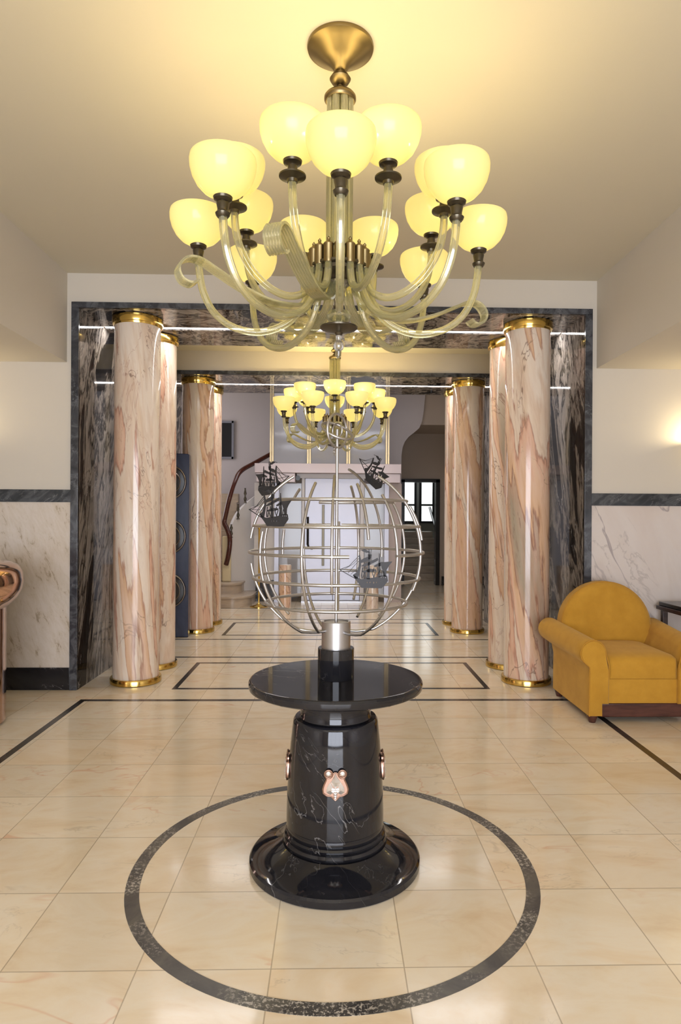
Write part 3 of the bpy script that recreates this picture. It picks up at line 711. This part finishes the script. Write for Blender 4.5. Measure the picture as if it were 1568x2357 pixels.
# outer curved string wall
path = spline([(.22,.02,0),(.30,.10,0),(.50,.26,0),(.80,.34,0),(1.0,.40,0),(1.25,.62,0),(1.35,1.1,0)], 6)
tops = [1.00+.0*i for i in range(len(path))]
n = len(path); rings = []
for i, p in enumerate(path):
    u = i/(n-1); h = 1.05+1.25*min(1, (u*1.25))**.8
    tt = (path[min(i+1,n-1)]-path[max(i-1,0)]).normalized(); nn = Vector((-tt.y, tt.x, 0))*.07
    rings.append([(p.x, p.y, .0), (p.x+nn.x, p.y+nn.y, .0), (p.x+nn.x, p.y+nn.y, h), (p.x, p.y, h)])
rings = [[(a, b, max(c, .341) if i < 7 else max(c, .0003)) for a, b, c in r] for i, r in enumerate(rings)]
MB().loft(rings).build('string_wall', M['hall_white'], sg, 50)
MB().box(.10,.24,-.05,.03,.341,1.08).build('newel', M['cream_paint'], sg, 40, .02)
MB().box(.62,1.02,.15,.20,.0003,.36).build('skirting', M['base_marble'], sg)
hp = spline([(.17,-.08,.62),(.20,-.10,.72),(.23,-.11,.90),(.23,-.10,1.06),(.18,-.06,1.20),(.13,-.02,1.30),(.15,.02,1.45),(.20,.08,1.72),(.26,.20,1.97),(.34,.35,2.16),(.55,.62,2.33),(.95,.95,2.60),(1.3,1.2,2.80)], 6)
MB().tube([Vector(p) for p in hp], .038, 12).build('handrail', M['rail_wood'], sg)
for (x, y, z, h) in ((.24,.0,1.05,.22),(.33,.12,1.35,.25),(.43,.22,1.62,.25),(.78,.36,1.98,.28)):
    MB().lathe([(0,0),(.03,.005),(.012,.03),(.026,.07),(.010,.12),(.024,.16),(.010,h-.02),(.016,h),(0,h)], 12, (x,y,z)).build('baluster', M['dark_bronze'], sg)

# framed picture on the stairwell wall
pc = thing('framed_picture', 'black picture with grey frame on the stairwell wall above the stairs', 'picture', (-2.16,12.74,2.89))
MB().box(-.30,.175,-.02,0,-.36,.36).build('print', M['picture'], pc)
MB().box(-.32,.20,-.035,-.0,.33,.37).box(-.32,.20,-.035,0,-.37,-.33).box(.165,.205,-.035,0,-.37,.37).box(-.34,-.30,-.035,0,-.37,.37).build('frame', M['picture_frame'], pc)
MB().box(-.14,-.03,-.026,-.021,-.17,.13).build('figure', M['paper'], pc)

# lift
lf = thing('elevator', 'steel and glass lift with wide metal header behind the globe', 'elevator', (0,10.68,0))
MB().box(-1.26,1.08,-.32,.10,2.10,2.25).build('header', M['lift_header'], lf, 40, .004)
for xa, xb in ((-1.24,-.62),(.64,1.07)): MB().box(xa,xb,-.26,.10,1.955,2.099).build('lower_header', M['lift_header'], lf, 40, .004)
MB().box(-.60,.62,-.10,.12,2.03,2.099).build('door_lintel', M['white_paint'], lf)
MB().box(-.47,-.012,0,.04,.03,2.03).build('door', M['lift_metal'], lf, 40, .003)
MB().box(-.008,.43,0,.04,.03,2.03).build('door', M['lift_metal'], lf, 40, .003)
for xa, xb in ((-.52,-.475),(.435,.50)): MB().box(xa,xb,-.06,.05,.0003,2.03).build('door_frame', M['white_paint'], lf, 40, .003)
MB().box(-.52,.50,-.10,.10,.0003,.028).build('threshold', M['steel'], lf)
MB().box(-.19,-.15,-.05,-.03,.60,1.60).build('handle', M['dark_bronze'], lf, 40, .004)
MB().tube([(-.42,-.05,1.40),(-.42,-.06,.95),(-.40,-.06,.89),(-.34,-.05,.88)], .018, 8).build('handle', M['black'], lf)
for xa, xb in ((-.90,-.53),(.51,.86)): MB().box(xa,xb,.01,.03,.10,1.95).build('side_glass', M['lift_glass'], lf)
for x in (-.93, .87): MB().box(x-.035,x+.035,-.05,.05,.0003,1.954).build('post', M['lift_metal'], lf)
MB().box(.905,1.12,.0,.05,.0003,1.954).build('side_panel', M['pink_panel'], lf)
MB().box(-1.30,-.97,-.0,.05,.36,1.954).build('side_panel', M['hall_white'], lf)
for x in (-.585,.60): MB().prism([circ(x,2.03,.04,20)], .10, .115, Matrix.Rotation(R(90), 4, 'X')).build('lamp', M['black'], lf)  # black discs for the small round sensor openings, they give no light
for x in (-1.02,-.41,.235,.88): MB().box(x-.03,x-.004,-.02,.04,2.251,4.29).box(x+.006,x+.032,-.02,.04,2.251,4.29).build('upper_post', M['lift_gold'], lf)
for xa, xb in ((-.985,-.445),(-.372,.20),(.272,.845)): MB().box(xa,xb,.0,.012,2.251,4.29).build('upper_glass', M['lift_glass'], lf)
MB().box(-1.33,-1.05,-.16,-.14,1.22,1.56).build('panel', M['lift_header'], lf)

for x, y, lab in ((-.725,9.83,'short pink marble bollard left of the lift door'),(.595,9.83,'short pink marble bollard right of the lift door')):
    tag(MB().lathe([(0,.0002),(.092,.0002),(.092,.66),(.088,.675),(0,.675)], 32, (x,y,0)).build('bollard', M['pink_marble'], None, 30), lab, 'bollard', 'short pink bollards by the lift')
sn = thing('stanchion', 'slender brass stanchion post on round foot before the winding stairs', 'stanchion', (-1.15,10.10,0))
MB().lathe([(0,.0002),(.14,.0002),(.14,.012),(.05,.03),(.018,.06),(0,.06)], 32).build('foot', M['brass'], sn)
MB().lathe([(.014,.05),(.014,1.20),(.022,1.21),(.026,1.23),(.018,1.25),(0,1.255)], 16).build('pole', M['brass'], sn)

# ------------------------------------------------------------------ lights
def light(kind, name, loc, power, col, rot=(0,0,0), size=None, sy=None, radius=None):
    l = bpy.data.lights.new(name, kind); l.energy = power; l.color = col
    if kind == 'AREA':
        l.shape = 'RECTANGLE'; l.size = size; l.size_y = sy or size
    elif radius: l.shadow_soft_size = radius
    o = bpy.data.objects.new(name, l); o.location = loc; o.rotation_euler = rot; C.objects.link(o); return o
light('AREA', 'entrance_daylight', (0,-3.15,1.4), 260, (.85,.89,1.0), (R(90),0,0), 3.8, 2.6)
for cx_, cy_, off, n_, p in ((.017,2.69,0,1,1.7),(.005,7.08,22.5,2,3.2)):
    for i in range(8):
        for rr, z, a in ((.440,2.588+.06+.085,22.5),(.580,2.462+.053+.085,0)):
            an = R(-90+a+off+45*i)
            light('POINT', 'chandelier_bulb', (cx_+rr*math.cos(an), cy_+rr*math.sin(an), z), p, (1,.80,.42), radius=.025)
for x in (-3.10, 2.98): light('POINT', 'wall_lamp_bulb', (x,YW-.13,2.05), 6, (1,.82,.5), radius=.03)
for x in (-1,1):
    light('AREA', 'soffit_strip_light', (x,5.8175,3.07), 9, (1,.96,.94), (0,0,0), 2.0, .05)
    light('AREA', 'soffit_strip_light', (x,8.235,3.07), 9, (1,.96,.94), (0,0,0), 2.0, .05)
light('AREA', 'hall_daylight_fill', (0,10.0,4.25), 36, (.95,.93,1.0), (0,0,0), 3.5, 1.2)  # added area light under the closed hall ceiling, in place of hidden side daylight
light('AREA', 'stairwell_window_light', (-3.5,11.5,2.8), 25, (.95,.93,1.0), (0,R(-90),0), 2, 1.5)
light('AREA', 'window_light', (2.2,17.3,3.2), 14, (.93,.97,1.0), (0,0,0), 1.2, .8)

w = bpy.data.worlds.new('sky'); bpy.context.scene.world = w; w.use_nodes = True
w.node_tree.nodes['Background'].inputs[0].default_value = (.75,.80,.90,1); w.node_tree.nodes['Background'].inputs[1].default_value = .6

# ------------------------------------------------------------------ camera
th, ro_ = R(1.44), R(.34)
fw = Vector((math.sin(th), math.cos(th), 0)); rt = Vector((math.cos(th), -math.sin(th), 0)); up = Vector((0,0,1))
cr = rt*math.cos(ro_)+up*math.sin(ro_); cu = -rt*math.sin(ro_)+up*math.cos(ro_)
cam = bpy.data.cameras.new('camera'); co = bpy.data.objects.new('camera', cam); C.objects.link(co)
mw = Matrix((cr, cu, -fw)).transposed().to_4x4(); mw.translation = (0,0,1.4); co.matrix_world = mw
cam.sensor_width = 36; cam.sensor_fit = 'AUTO'; cam.lens = 1495/2357*36
cam.shift_x = -21.6/2357; cam.shift_y = 11.7/2357; cam.clip_start = .05
s = bpy.context.scene; s.camera = co
s.view_settings.view_transform = 'Standard'; s.view_settings.look = 'None'; s.view_settings.exposure = .36; s.view_settings.gamma = 1
s.cycles.max_bounces = 6; s.cycles.diffuse_bounces = 3; s.cycles.glossy_bounces = 3; s.cycles.transmission_bounces = 6; s.cycles.transparent_max_bounces = 6
s.cycles.caustics_reflective = False; s.cycles.caustics_refractive = False; s.cycles.sample_clamp_indirect = 4; s.cycles.use_denoising = True; s.cycles.adaptive_threshold = .05; s.cycles.adaptive_min_samples = 16
